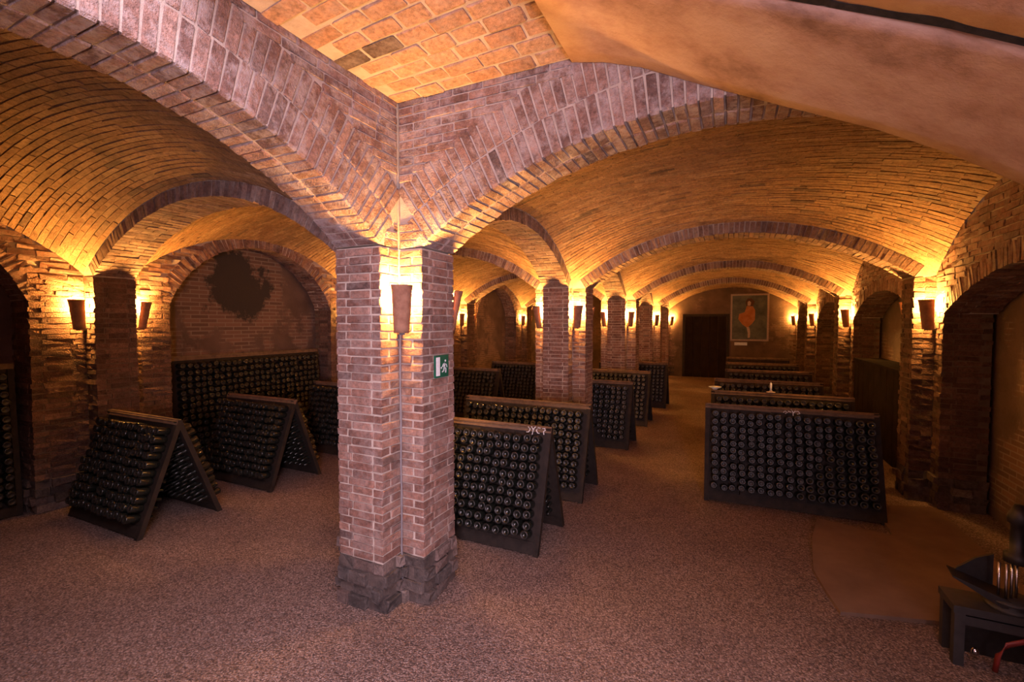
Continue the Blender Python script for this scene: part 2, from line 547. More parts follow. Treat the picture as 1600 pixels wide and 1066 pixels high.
def arch_core(cpt, U, D, arc, d0, d1, top, inset=0.012, n=40, ext=0.0, r_in=None):
    """solid body over the arch; top(s) gives the top height at span offset s (or ring thickness if a number)"""
    mb = MB()
    h = arc.half + ext
    pts = []
    ri = inset if r_in is None else r_in
    for i in range(n+1):
        ph = -arc.pm + 2*arc.pm*i/n
        s = math.sin(ph)*(arc.R+ri); z = arc.zc + math.cos(ph)*(arc.R+ri)
        if callable(top):
            zt = max(top(s), z+0.01); st = s
        else:
            st = math.sin(ph)*(arc.R+top); zt = arc.zc + math.cos(ph)*(arc.R+top)
        pts.append((s, z, st, zt))
    if ext and callable(top):
        s, z, st, zt = pts[0]
        pts.insert(0, (-h, arc.z0, -h, top(-h)))
        pts.append((h, arc.z0, h, top(h)))
    da, db = d0+inset, d1-inset
    for (s, z, st, zt), (s2, z2, st2, zt2) in zip(pts, pts[1:]):
        q = []
        for (ss, zz) in ((s, z), (s2, z2), (st2, zt2), (st, zt)):
            q.append(ss); q.append(zz)
        f = lambda ss, zz, d: tuple(cpt + U*ss + D*d + VZ*zz)
        mb.hexa([f(s, z, da), f(s2, z2, da), f(s2, z2, db), f(s, z, db), f(st, zt, da), f(st2, zt2, da), f(st2, zt2, db), f(st, zt, db)])
    return mb

# ------------------------------------------------------------------ floor and walls
mb = MB()
mb.grid(lambda u, v: Vector((-7.4 + 10.2*u, -1.6 + 21.4*v, 0)), 20, 40, flip=False)
struct(mb.build('floor', M['gravel']))

mb = MB(); mb.box(WALL_L-0.3, WALL_L, YBACK-0.3, YEND+0.3, 0, 4.3)
struct(mb.build('wall_left', M['wall']))
mb = MB(); mb.box(WALL_R, WALL_R+0.3, YBACK-0.3, YEND+0.3, 0, 4.3)
struct(mb.build('wall_right', M['wall']))
mb = MB(); mb.box(WALL_L-0.3, WALL_R+0.3, YEND, YEND+0.3, 0, 4.4)
struct(mb.build('wall_end', M['wall']))
mb = MB()
DX0, DX1, DZ0, DZ1 = 0.15, 1.4, 0.9, 2.95  # unseen opening, added and its jambs placed to shape the fill light
mb.box(WALL_L-0.3, DX0, YBACK-0.3, YBACK, 0, 4.6)
mb.box(DX1, WALL_R+0.3, YBACK-0.3, YBACK, 0, 4.6)
mb.box(DX0, DX1, YBACK-0.3, YBACK, 0, DZ0)
mb.box(DX0, DX1, YBACK-0.3, YBACK, DZ1, 4.6)
struct(mb.build('wall_back', M['plaster']))

# ------------------------------------------------------------------ pillars
def cross_faces(cx, cy, ex, ey):
    """12 faces of a plus-shaped plan, counter-clockwise seen from above: (origin, U, normal, width, s0, s1)"""
    P = [(-W2, -ey), (W2, -ey), (W2, -W2), (ex, -W2), (ex, W2), (W2, W2), (W2, ey), (-W2, ey), (-W2, W2), (-ex, W2), (-ex, -W2), (-W2, -W2)]
    out = []
    conv = [1, 1, 0, 1, 1, 0, 1, 1, 0, 1, 1, 0]
    for i in range(12):
        a, b = P[i], P[(i+1) % 12]
        A = Vector((cx+a[0], cy+a[1], 0)); B = Vector((cx+b[0], cy+b[1], 0))
        U = (B-A).normalized()
        out.append((A, U, Vector((U.y, -U.x, 0)), (B-A).length, conv[i], conv[(i+1) % 12]))
    return out

def pillar(name, cx, cy, label, ex=E, ey=E, split_near=False, skip=lambda C: False):
    root = empty(name, (cx, cy, 0), label, 'pillar')
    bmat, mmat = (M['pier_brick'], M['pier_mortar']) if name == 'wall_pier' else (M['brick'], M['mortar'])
    i = 0.009
    mb = MB()
    mb.box(cx-ex+i, cx+ex-i, cy-W2+i, cy+W2-i, 0, Z0-0.004)
    mb.box(cx-W2+i, cx+W2-i, cy-ey+i, cy+ey-i, 0, Z0-0.004)
    mb.box(cx-W2+i, cx+W2-i, cy-W2+i, cy+W2-i, Z0-0.01, 3.95)
    mb.build('core', mmat, root, origin=(cx, cy, 0))
    i = 0.004
    mb = MB()
    mb.box(cx-ex+i, cx+ex-i, cy-W2+i, cy+W2-i, 0, 0.355); mb.box(cx-W2+i, cx+W2-i, cy-ey+i, cy+ey-i, 0, 0.355)
    mb.build('damp_base', M['damp_mortar'], root, origin=(cx, cy, 0))
    near, rest, stones = [], [], []
    zb = 0.36
    for f, (A, U, n, w, s0, s1) in enumerate(cross_faces(cx, cy, ex, ey)):
        mid = A + U*w/2 + n*0.05
        if skip(mid): continue
        rows = course_rows(A, U, n, w, zb, Z0-0.01, s0=s0, s1=s1, k0=f % 2 if False else 0)
        # f: 0 near end, 1 near-right side, 2 right arm near side, 3 right arm end
        (near if f in (0, 1, 2, 3) else rest).extend(rows)
        st = course_rows(A, U, n, w, 0.0, zb, s0=s0, s1=s1, length=0.2, pitch=0.09, depth=0.13, proud=0.022, pj=0.02)
        stones.append((f, st))
    if split_near:
        brick_objects(near[:300], M['brick'], root)
        brick_stuff(near[300:] + rest, M['brick'], root)
        brick_objects([b for f, st in stones if f in (0, 1, 2, 3) for b in st], M['stone'], root, name='stone', jit=0.12)
        brick_stuff([b for f, st in stones if f not in (0, 1, 2, 3) for b in st], M['stone'], root, name='stones', j=0.012)
    else:
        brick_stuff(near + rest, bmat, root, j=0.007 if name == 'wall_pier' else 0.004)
        brick_stuff([b for f, st in stones for b in st], M['stone'], root, name='stones', j=0.012)
    return root

ORD = ['zeroth', 'first', 'second', 'third', 'fourth', 'fifth']
SIGN_PILLAR = pillar('brick_pillar', XP, ROW[1], 'foreground cross-shaped brick pillar carrying the green exit sign', split_near=True)
P_DESC = {1: 'the exit-sign pillar', 2: 'the second free pillar', 3: 'the third free pillar', 4: 'the fourth free pillar', 5: 'the end-wall pier'}
P_LAB = {0: 'brick pier behind the camera, carrying the big left foreground arch',
         2: 'free brick pillar behind the exit-sign pillar, second in line', 3: 'free brick pillar further back, third in line',
         4: 'free brick pillar far back, fourth in line', 5: 'brick pier on the end wall left of the dark doorway'}
for r in (0, 2, 3, 4, 5):
    pillar('brick_pillar', XP, ROW[r], P_LAB[r], skip=(lambda C: C.y > YEND) if r == 5 else ((lambda C: C.y < YBACK) if r == 0 else (lambda C: False)))
L_LAB = {0: 'left wall brick pier out of frame behind the camera', 1: 'left wall brick pier flanked by two lit sconces behind leaning racks',
         2: 'left wall brick pier hidden just behind the exit-sign pillar', 3: 'left wall brick pier seen through the side arch, third along',
         4: 'left wall brick pier with a small lit sconce, fourth along', 5: 'brick pier in the far left corner of the end wall'}
R_LAB = {0: 'right wall brick pier out of frame behind the camera', 1: 'right wall brick pier out of frame carrying the near cross arch',
         2: 'right wall brick pier with a large lit sconce, nearest on the right', 3: 'right wall brick pier with lit sconce, second on the right',
         4: 'right wall brick pier with lit sconce, third on the right', 5: 'brick pier in the far right corner by the painting'}
for r in range(6):
    pillar('wall_pier', XL, ROW[r], L_LAB[r], ey=0.7 if 0 < r < 5 else E, skip=lambda C, r=r: C.x < WALL_L+0.02 or C.y > YEND or C.y < YBACK)
    pillar('wall_pier', XR, ROW[r], R_LAB[r], skip=lambda C, r=r: C.x > WALL_R-0.02 or C.y > YEND or C.y < YBACK)

# ------------------------------------------------------------------ arches
def plain_arch(name, cpt, U, D, arc, label, ring=RING):
    root = empty(name, cpt, label, 'arch')
    mbc = arch_core(cpt, U, D, arc, -W2, W2, ring+0.03)
    f = lambda s_, z_, d_: tuple(cpt + U*s_ + D*d_ + VZ*z_)
    h0, h1 = arc.half, arc.half + E - W2 + 0.01
    so, zo = math.sin(arc.pm)*(arc.R+ring), arc.zc + math.cos(arc.pm)*(arc.R+ring)
    for sg in (-1, 1):          # haunch: brickwork between the springing and the vault corner
        a = W2 - 0.004
        mbc.hexa([f(sg*h0, Z0-0.012, -a), f(sg*h1, Z0-0.012, -a), f(sg*h1, Z0-0.012, a), f(sg*h0, Z0-0.012, a),
                  f(sg*so, zo, -a), f(sg*h1, zo+0.03, -a), f(sg*h1, zo+0.03, a), f(sg*so, zo, a)])
    mbc.build('core', M['mortar'], root, origin=cpt)
    v = voussoirs(cpt, U, D, arc, -W2, W2, 0, ring)
    brick_stuff(v, M['ring_brick'], root)
    return root

for r in range(2, 5):
    plain_arch('brick_arch', Vector(((XP+XR)/2, ROW[r], 0)), VX, VY, ARC_R,
               f'segmental brick arch across the right-hand aisle, {["", "", "nearest complete one", "middle one of three", "furthest back of three"][r]}')
for r in range(0, 5):
    plain_arch('brick_arch', Vector(((XL+XP)/2, ROW[r], 0)), VX, VY, ARC_L,
               ['brick arch across the left-hand aisle behind the camera', 'brick arch across the left aisle, springing from the exit-sign pillar',
                'brick arch across the left aisle seen through the side opening', 'brick arch across the left aisle, third along',
                'brick arch across the left aisle, fourth along'][r])
for r in range(1, 5):
    plain_arch('brick_arch', Vector((XP, ROW[r]+BAY/2, 0)), VY, -VX, LONG,
               f'arcade arch between both aisles, from {P_DESC[r]} to {P_DESC[r+1]}')

# the two foreground arches, with tall brick faces up to the near ceiling
ZTOP = 3.73
def face_arch(cpt, U, D, arc, dface, label):
    """D points away from the tall face; face plane at -W2"""
    root = empty('brick_arch', cpt, label, 'arch')
    ext = E - W2
    mbc = arch_core(cpt, U, D, arc, -W2, W2, lambda s: ZTOP+0.3, ext=ext-0.006, inset=0.011)
    mbc.build('core', M['mortar'], root, origin=cpt)
    lim = arc.half + ext
    r1 = 0.24
    ring1f = voussoirs(cpt, U, D, arc, -W2, 0.0, 0, r1, split=1, pitch=0.066)
    ring1b = voussoirs(cpt, U, D, arc, 0.0, W2, 0, RING, split=1, pitch=0.066)
    kp = lambda s, z: abs(s) < lim-0.03 and z < ZTOP-0.06
    ring2 = voussoirs(cpt, U, D, arc, -W2, -W2+0.1, r1, 2*r1, split=1, pitch=0.066, keep=kp)
    ring1f = [b for b in ring1f]
    def keep(cx, z, l):
        s = cx - lim
        for e in (-l*0.3, 0, l*0.3):
            q = s+e
            rho = math.hypot(q, z-arc.zc)
            if rho < arc.R + 0.07: return False
        q = s
        rho = math.hypot(q, z-arc.zc); ph = abs(math.atan2(q, z-arc.zc))
        return not (rho < arc.R + 2*r1 - 0.03 and ph < arc.pm - 0.01)
    span = course_rows(cpt - U*lim - D*W2, U, -D, 2*lim, Z0, ZTOP, keep=keep, length=0.24, proud=-0.003)
    k = 0
    while True:
        z = Z0 + (k+0.5)*PITCHZ
        sb = (z + PITCHZ/2 - arc.zc)*math.tan(arc.pm) + 0.004
        if lim - sb < 0.025: break
        for sg in (-1, 1):
            C = cpt + U*sg*(lim+sb)/2 + VZ*z + (-D)*(W2 - 0.05 - 0.002)
            span.append((C, U, -D, VZ, lim-sb-0.004, 0.09, PITCHZ-JOINT))
        k += 1
    return root, ring1f, ring1b, ring2, span

cB = Vector(((XP+XR)/2, ROW[1], 0))
rootB, f1, b1, f2, sp = face_arch(cB, VX, VY, ARC_R, 0, 'wide foreground brick arch running right from the exit-sign pillar')
vis = [b for b in f1 + f2 + sp if b[0].x < 0.6]
rest = [b for b in f1 + f2 + sp if b[0].x >= 0.6]
soff = [b for b in b1 if b[0].x < 0.6]
parts = (vis + soff)[:300]
brick_objects(parts, M['arch_brick'], rootB, jit=0.022)
brick_stuff(rest + [b for b in b1 if b[0].x >= 0.6] + (vis + soff)[300:], M['arch_brick'], rootB)

cA = Vector((XP, (ROW[0]+ROW[1])/2, 0))
rootA, f1, b1, f2, sp = face_arch(cA, VY, -VX, LONG, 0, 'foreground brick arch rising left from the exit-sign pillar towards the viewer')
vis = [b for b in f1 + f2 + sp + b1 if b[0].y > 0.5]
vis.sort(key=lambda b: (b[0]-Vector((0, 0, EYE))).length)
brick_objects(vis[:300], M['arch_brick'], rootA, jit=0.022)
brick_stuff(vis[300:] + [b for b in f1 + f2 + sp + b1 if b[0].y <= 0.5], M['arch_brick'], rootA)

# low side arches along the right wall, tall blind arches along the left wall
def wall_arcade(name, xface, into, wallx, yc, arc, half_len, label, ring=0.2):
    """xface: face plane; into = +1 when the wall lies towards +x"""
    D = VX*into
    U = VY
    cpt = Vector((xface, yc, 0))
    depth = abs(wallx - xface)
    root = empty(name, cpt, label, 'arch')
    hv = BAY/2 - W2
    top = lambda s: LONG.z(s, RING) + 0.06
    # body: arch opening plus solid haunches
    mbc = arch_core(cpt, U, D, arc, 0.0, depth, top)
    h = arc.half
    for sg in (-1, 1):
        a, b = sorted((sg*h, sg*hv))
        n = 6
        for i in range(n):
            s, s2 = a+(b-a)*i/n, a+(b-a)*(i+1)/n
            f = lambda ss, zz, d: tuple(cpt + U*ss + D*d + VZ*zz)
            zb_ = arc.z0
            mbc.hexa([f(s, zb_, 0.012), f(s2, zb_, 0.012), f(s2, zb_, depth), f(s, zb_, depth),
                      f(s, top(s), 0.012), f(s2, top(s2), 0.012), f(s2, top(s2), depth), f(s, top(s), depth)])
    mbc.build('core', M['mortar'], root, origin=cpt)
    lim = hv
    kp = lambda s, z: z < LONG.z(s, RING)
    bl = voussoirs(cpt, U, D, arc, 0.0, depth-0.01, 0, ring, keep=kp)
    def keep(cx, z, l):
        s = cx - lim
        if z > LONG.z(min(abs(s), hv), RING) + 0.02: return False
        for e in (-l*0.4, 0, l*0.4):
            q = s+e
            rho = math.hypot(q, z-arc.zc)
            if abs(q) < arc.half and rho < arc.R + 0.05: return False
        rho = math.hypot(s, z-arc.zc); ph = abs(math.atan2(s, z-arc.zc))
        return not (rho < arc.R + ring - 0.02 and ph < arc.pm)
    bl += course_rows(cpt - U*lim, U, -D, 2*lim, arc.z0, 3.5, keep=keep)
    brick_stuff(bl, M['brick'], root, j=0.007)
    return root
for r in range(0, 5):
    yc = ROW[r] + BAY/2
    wall_arcade('wall_arch', XR-W2, 1, WALL_R, yc, Arc(BAY/2-E, 2.2, 0.42), 0,
                ['low brick wall arch on the right, behind the stair soffit', 'low brick wall arch right of the nearest right-hand sconce',
                 'low brick wall arch over the dark niche on the right', 'low brick wall arch on the right, third along',
                 'low brick wall arch on the right, next to the end wall'][r])
    wall_arcade('wall_arch', XL+W2, -1, WALL_L, yc, Arc(BAY/2-(0.7), 2.35, 0.95), 0,
                ['blind brick arch on the left wall at the picture edge', 'blind brick arch on the left wall framing the flaked plaster patch',
                 'blind brick arch on the left wall behind the exit-sign pillar', 'blind brick arch on the left wall, fourth along',
                 'blind brick arch on the left wall, furthest back'][r])

# ------------------------------------------------------------------ vaults
def vault(x0, x1, y0, y1, arcT, seed):
    xc, yc = (x0+x1)/2, (y0+y1)/2
    hx, hy = (x1-x0)/2, (y1-y0)/2
    zk = min(arcT.z(hx, RING), LONG.z(hy, RING))
    def zf(x, y):
        a = (arcT.z(min(abs(x-xc), hx), RING) - zk)
        b = (LONG.z(min(abs(y-yc), hy), RING) - zk)
        return zk + a + b - 0.62*a*b/0.8
    def P(x, y, up=0.0):
        d = 0.01
        n = Vector((-(zf(min(x+d, x1), y)-zf(max(x-d, x0), y))/(2*d), -(zf(x, min(y+d, y1))-zf(x, max(y-d, y0)))/(2*d), 1)).normalized()
        return Vector((x, y, zf(x, y))) + n*up
    mb = MB()
    mb.grid(lambda u, v: P(x0+(x1-x0)*u, y0+(y1-y0)*v) + VZ*0.004, 28, 28)
    c = mb.build('ceiling', M['dark_mortar'], origin=(xc, yc, zk), smooth=True)
    struct(c)
    rng = random.Random(seed)
    bm_ = MB()
    # courses run across the aisle; spacing follows the slope of the vault
    y = y0
    k = 0
    while y < y1 - 0.02:
        sl = abs(LONG.z(min(abs(y+0.03-yc), hy), RING) - LONG.z(min(abs(y-yc), hy), RING))/0.03*0.7
        h = 0.058/math.sqrt(1+sl*sl)
        x = x0 - (0.13 if k % 2 else 0)
        while x < x1 - 0.01:
            l = 0.26*rng.uniform(0.9, 1.08)
            sx = abs(arcT.z(min(abs(x+l/2+0.02-xc), hx), RING) - arcT.z(min(abs(x+l/2-xc), hx), RING))/0.02*0.7
            l /= math.sqrt(1+sx*sx)
            xa, xb = max(x+0.005, x0), min(x+l-0.005, x1)
            ya, yb = y+0.005, min(y+h-0.005, y1)
            if xb - xa > 0.03:
                o = rng.uniform(-0.005, 0.003)
                cs = [P(xa, ya), P(xb, ya), P(xb, yb), P(xa, yb)]
                lo = [tuple(c_ + VZ*(o-0.002+rng.uniform(-0.003, 0.003))) for c_ in cs]
                hi = [tuple(c_ + VZ*0.04) for c_ in cs]
                bm_.hexa(lo + hi)
            x += l
        y += h
        k += 1
    b = bm_.build('bricks', M['vault_brick'], c, origin=(xc, yc, zk), kind='stuff')
    return c

for r in range(0, 5):
    ya, yb = ROW[r]+W2, ROW[r+1]-W2
    if r > 0: vault(XP+W2, XR-W2, ya, yb, ARC_R, 10+r)
    vault(XL+W2, XP-W2, ya, yb, ARC_L, 30+r)

# near ceiling: shallow brick shell left of the plastered stair soffit
XS = -0.88
YWELL = 1.15
nx0, nx1, ny0, ny1 = XP+W2, XS+0.1, YWELL, ROW[1]-W2
def near_z(x, y):
    u = (x-nx0)/2.6; v = (ny1-y)/2.4
    return ZTOP - 0.02 + 0.42*(1-math.exp(-1.6*max(u, 0)))*(1-math.exp(-1.6*max(v, 0)))
mb = MB()
mb.grid(lambda u, v: Vector((nx0+(nx1-nx0)*u, ny0+(ny1-ny0)*v, near_z(nx0+(nx1-nx0)*u, ny0+(ny1-ny0)*v)+0.002)), 12, 24)
near_c = struct(mb.build('ceiling', M['mortar'], origin=(nx0, ny1, ZTOP)))
bl = []
y = ny1
k = 0
rng = random.Random(3)
while y > ny0:
    x = nx0 - (0.12 if k % 2 else 0) - rng.uniform(0, 0.03)
    while x < nx1:
        l = 0.235*rng.uniform(0.85, 1.1)
        xm, ym = x+l/2, y-0.06
        if xm > nx0+0.02 and xm < nx1-0.05 and ym > ny0:
            z = near_z(xm, ym)
            d = 0.02
            X = Vector((d, 0, near_z(xm+d, ym)-z)).normalized()
            Y = Vector((0, d, near_z(xm, ym+d)-z)).normalized()
            Z = X.cross(Y).normalized(); Y = Z.cross(X)
            bl.append((Vector((xm, ym, z+0.02+rng.uniform(-0.004, 0.004))), X, Y, Z, l-0.018*rng.uniform(0.7, 1.5), 0.122-0.018*rng.uniform(0.7, 1.4), 0.05))
        x += l
    y -= 0.122
    k += 1
vis = [b for b in bl if b[0].y > 0.9]
brick_objects(vis[:300], M['near_vault_brick'], near_c, jit=0.07)
brick_stuff([b for b in bl if b[0].y <= 0.9] + vis[300:], M['near_vault_brick'], near_c)

# plastered soffit sloping down to the right (underside of the stair)
PZ = [(-0.9, 3.685), (-0.7, 3.64), (-0.49, 3.56), (-0.15, 3.385), (0.267, 3.18), (0.6, 3.017), (0.87, 2.865), (1.125, 2.69), (1.6, 2.40), (2.15, 2.1), (2.6, 1.86)]
def soffit(name, ya, yb, dz):
    mb = MB()
    n = 8
    rng = random.Random(int(ya*100))
    def zc(i, k):
        return PZ[i][1] + dz + rng.uniform(-0.004, 0.004)
    b = 0
    nx = len(PZ)
    for i in range(nx):
        for k in range(n+1):
            mb.v.append((PZ[i][0] + rng.uniform(-0.008, 0.008)*(i > 0), ya+(yb-ya)*k/n, zc(i, k)))
    for i in range(nx):
        for k in range(n+1):
            mb.v.append((PZ[i][0], ya+(yb-ya)*k/n, 4.45))
    o = nx*(n+1)
    for i in range(nx-1):
        for k in range(n):
            a = i*(n+1)+k
            mb.f.append((a, a+1, a+n+2, a+n+1))
            mb.f.append((o+a, o+a+n+1, o+a+n+2, o+a+1))
        a = i*(n+1)
        mb.f.append((a, a+n+1, o+a+n+1, o+a))
        a += n
        mb.f.append((a, o+a, o+a+n+1, a+n+1))
    for i in (0, nx-1):
        for k in range(n):
            a = i*(n+1)+k
            mb.f.append((a, o+a, o+a+1, a+1))
    return struct(mb.build(name, M['plaster'], origin=(0, (ya+yb)/2, 4.45), smooth=True))
soffit('ceiling', 1.905, ROW[1]-W2, 0.0)
soffit('ceiling', YWELL, 1.884, 0.004)
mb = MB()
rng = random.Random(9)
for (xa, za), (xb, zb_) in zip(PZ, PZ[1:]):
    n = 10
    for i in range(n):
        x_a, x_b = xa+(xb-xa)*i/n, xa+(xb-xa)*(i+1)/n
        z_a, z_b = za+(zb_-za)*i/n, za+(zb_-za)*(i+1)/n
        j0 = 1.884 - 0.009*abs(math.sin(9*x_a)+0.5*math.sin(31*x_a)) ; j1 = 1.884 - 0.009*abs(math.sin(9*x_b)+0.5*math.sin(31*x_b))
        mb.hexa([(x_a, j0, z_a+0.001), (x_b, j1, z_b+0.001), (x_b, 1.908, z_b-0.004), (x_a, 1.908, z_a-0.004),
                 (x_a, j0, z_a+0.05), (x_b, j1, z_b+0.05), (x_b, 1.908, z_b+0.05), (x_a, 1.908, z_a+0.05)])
struct(mb.build('gap_shade_strip_1', M['gap_shade'], origin=(0, 1.88, 3.2)))  # near-black strip standing in for the shade inside the plaster gap
mb = MB()
mb.box(-1.0, WALL_R, YWELL, ROW[1]-W2, 4.3, 4.4); mb.box(XP, -0.95, YWELL, ROW[1], 4.3, 4.4)
struct(mb.build('ceiling', M['plaster'], origin=(0, YWELL, 4.3)))
# shaft of the stairwell
mb = MB()
mb.box(XP-0.1, XP+W2-0.02, YBACK, YWELL+0.1, 4.0, 5.9); mb.box(WALL_R-0.1, WALL_R+0.1, YBACK, YWELL+0.1, 4.0, 5.9)
mb.box(XP, WALL_R, YWELL, YWELL+0.1, 3.76, 5.9); mb.box(XP, WALL_R, YBACK-0.3, YBACK, 4.3, 5.9)
struct(mb.build('wall_stairwell', M['plaster'], origin=(0, YBACK, 4.0)))
# ------------------------------------------------------------------ end wall: doorway, painting, placard
d = empty('door_1', (-0.88, YEND, 0)); struct(d)
for i in range(5):
    mb = MB(); mb.box(-1.62+i*0.294, -1.62+(i+1)*0.294-0.012, YEND-0.05, YEND-0.005, 0.0, 2.36)
    mb.build('plank', M['door'], d, origin=(-1.62+i*0.294, YEND, 0))
mb = MB()
mb.box(-1.72, -1.62, YEND-0.09, YEND-0.005, 0, 2.46); mb.box(-0.15, -0.05, YEND-0.09, YEND-0.005, 0, 2.46)
mb.box(-1.62, -0.15, YEND-0.09, YEND-0.005, 2.36, 2.46)
mb.build('door_frame', M['wood'], d, origin=(-0.88, YEND, 0))

pt = empty('painting', (0.6, YEND, 1.55), 'framed painting of an orange-clad figure on the end wall', 'painting')
px0, px1, pz0, pz1 = 0.04, 1.2, 1.5, 3.14
mb = MB(); mb.box(px0, px1, YEND-0.03, YEND-0.004, pz0, pz1)
mb.build('canvas', M['canvas_grey'], pt, origin=(0.6, YEND, pz0))
mb = MB()
for (a, b, c, e) in ((px0-0.06, px0, pz0-0.06, pz1+0.06), (px1, px1+0.06, pz0-0.06, pz1+0.06), (px0, px1, pz0-0.06, pz0), (px0, px1, pz1, pz1+0.06)):
    mb.box(a, b, YEND-0.06, YEND-0.004, c, e)
mb.build('picture_frame', M['frame'], pt, origin=(0.6, YEND, pz0))
def painted(name, mat, poly, dy):
    mb = MB()
    n = len(poly)
    for (x, z) in poly: mb.v.append((px0+x*(px1-px0), YEND-0.03-dy, pz0+z*(pz1-pz0)))
    for (x, z) in poly: mb.v.append((px0+x*(px1-px0), YEND-0.029, pz0+z*(pz1-pz0)))
    mb.f.append(tuple(range(n)))
    for i in range(n): mb.f.append((i, n+i, n+(i+1) % n, (i+1) % n))
    mb.build(name, mat, pt, origin=(0.6, YEND, pz0))
painted('painted_dress', M['paint_orange'], [(0.18, 0.46), (0.3, 0.34), (0.44, 0.26), (0.58, 0.36), (0.66, 0.45), (0.66, 0.66), (0.6, 0.75), (0.42, 0.76), (0.36, 0.62), (0.2, 0.58)], 0.004)
painted('painted_hair', M['paint_dark'], [(0.40, 0.76), (0.60, 0.76), (0.64, 0.86), (0.55, 0.93), (0.44, 0.93), (0.38, 0.86)], 0.006)
painted('painted_face', M['paint_skin'], [(0.44, 0.77), (0.52, 0.77), (0.54, 0.84), (0.49, 0.88), (0.44, 0.85)], 0.008)
painted('painted_leg', M['paint_skin'], [(0.42, 0.28), (0.5, 0.28), (0.53, 0.16), (0.52, 0.04), (0.46, 0.03), (0.46, 0.15)], 0.006)
mb = MB(); mb.box(0.13, 0.56, YEND-0.02, YEND-0.004, 1.27, 1.38)
tag(mb.build('placard', M['sign_white'], origin=(0.34, YEND, 1.27)), 'small white caption placard below the painting on the end wall', 'placard')

# ------------------------------------------------------------------ wall sconces
def sconce_mesh():
    mb = MB()
    H = 0.34
    nz, na = 8, 12
    def pt_(a, t, r):
        rr = r + 0.018*t + 0.004*max(0, t-0.85)/0.15
        return Vector((rr*math.cos(a), rr*math.sin(a), H*t)) + Vector((0.05*t, 0, 0))
    half = math.radians(98)
    mb.grid(lambda u, v: pt_(-half+2*half*u, v, 0.055), na, nz)
    mb.grid(lambda u, v: pt_(-half+2*half*u, v, 0.043), na, nz, flip=True)
    n1 = (na+1)*(nz+1)
    for i in range(na):
        a, b = i*(nz+1)+nz, (i+1)*(nz+1)+nz
        mb.f.append((a, b, n1+b, n1+a))
        a, b = i*(nz+1), (i+1)*(nz+1)
        mb.f.append((b, a, n1+a, n1+b))
    for k in range(nz):
        a = k; mb.f.append((a+1, a, n1+a, n1+a+1))
        a = na*(nz+1)+k; mb.f.append((a, a+1, n1+a+1, n1+a))
    return mb.mesh('shade', M['clay'], smooth=True)
SHADE = sconce_mesh()
_mb = MB(); _mb.box(-0.115, 0.04, -0.02, 0.02, -0.012, 0.008); _mb.box(-0.13, -0.115, -0.03, 0.03, -0.05, 0.07)
BRACKET = _mb.mesh('bracket', M['iron'])
_mb = MB(); _mb.lathe([(0.004, 0.0), (0.016, 0.01), (0.022, 0.04), (0.016, 0.065), (0.003, 0.075)], 10)
BULB = _mb.mesh('bulb', M['bulb'], smooth=True)
LAMP = bpy.data.lights.new('sconce_lamp', 'POINT')
LAMP.energy = LAMP_POWER
LAMP.color = LAMP_COLOR
LAMP.shadow_soft_size = 0.045
SZ = 2.03
def sconce(cx, cy, sx, sy, label):
    ang = math.atan2(sy, sx)
    off = 0.12
    root = empty('wall_sconce', (cx+sx*off*0.75, cy+sy*off*0.75, SZ), label, 'wall lamp', 'terracotta tile uplights')
    for nm, dat, loc in (('shade', SHADE, (0.0, 0, 0)), ('bracket', BRACKET, (0, 0, 0)), ('bulb', BULB, (0.01, 0, 0.16)), ('lamp_light', LAMP, (0.004, 0, 0.265))):
        o = bpy.data.objects.new(nm, dat)
        COL.objects.link(o)
        o.parent = root
        o.location = loc
    root.rotation_euler = (0, 0, ang)

NS = {(-1): 'near', 1: 'far'}
for r in range(1, 6):
    for sx in (-1, 1):
        for sy in (-1, 1):
            if r == 5 and sy > 0: continue
            if r == 1 and sx < 0 and sy < 0: continue      # no lamp there
            if r == 1 and (sx, sy) == (1, -1):
                lab = 'lit terracotta uplight above the green exit sign, facing the viewer'
            else:
                lab = f'lit terracotta uplight in the {NS[sy]} {"left" if sx < 0 else "right"} corner of {P_DESC[r]}'
            sconce(XP+sx*W2, ROW[r]+sy*W2, sx, sy, lab)
LD = {1: 'the left wall pier behind the leaning racks', 2: 'the left wall pier behind the exit-sign pillar', 3: 'the third left wall pier', 4: 'the fourth left wall pier', 5: 'the far left corner pier'}
RD = {2: 'the nearest right wall pier', 3: 'the second right wall pier', 4: 'the third right wall pier', 5: 'the far right corner pier'}
for r in range(1, 6):
    for sy in (-1, 1):
        if r == 5 and sy > 0: continue
        sconce(XL+W2, ROW[r]+sy*W2, 1, sy, f'lit terracotta uplight on the {NS[sy]} side of {LD[r]}')
        if r >= 2: sconce(XR-W2, ROW[r]+sy*W2, -1, sy, f'lit terracotta uplight on the {NS[sy]} side of {RD[r]}')

# cable down the notch of the sign pillar
mb = MB()
ccx, ccy = XP+W2+0.014, ROW[1]-W2-0.014
mb.tube([(ccx+0.003*math.sin(i*2.1), ccy, 0.02+i*0.2) for i in range(11)], 0.007, 6)
tag(mb.build('cable', M['cable'], origin=(ccx, ccy, 0)), 'thin grey cable running down the inner corner of the exit-sign pillar', 'cable')

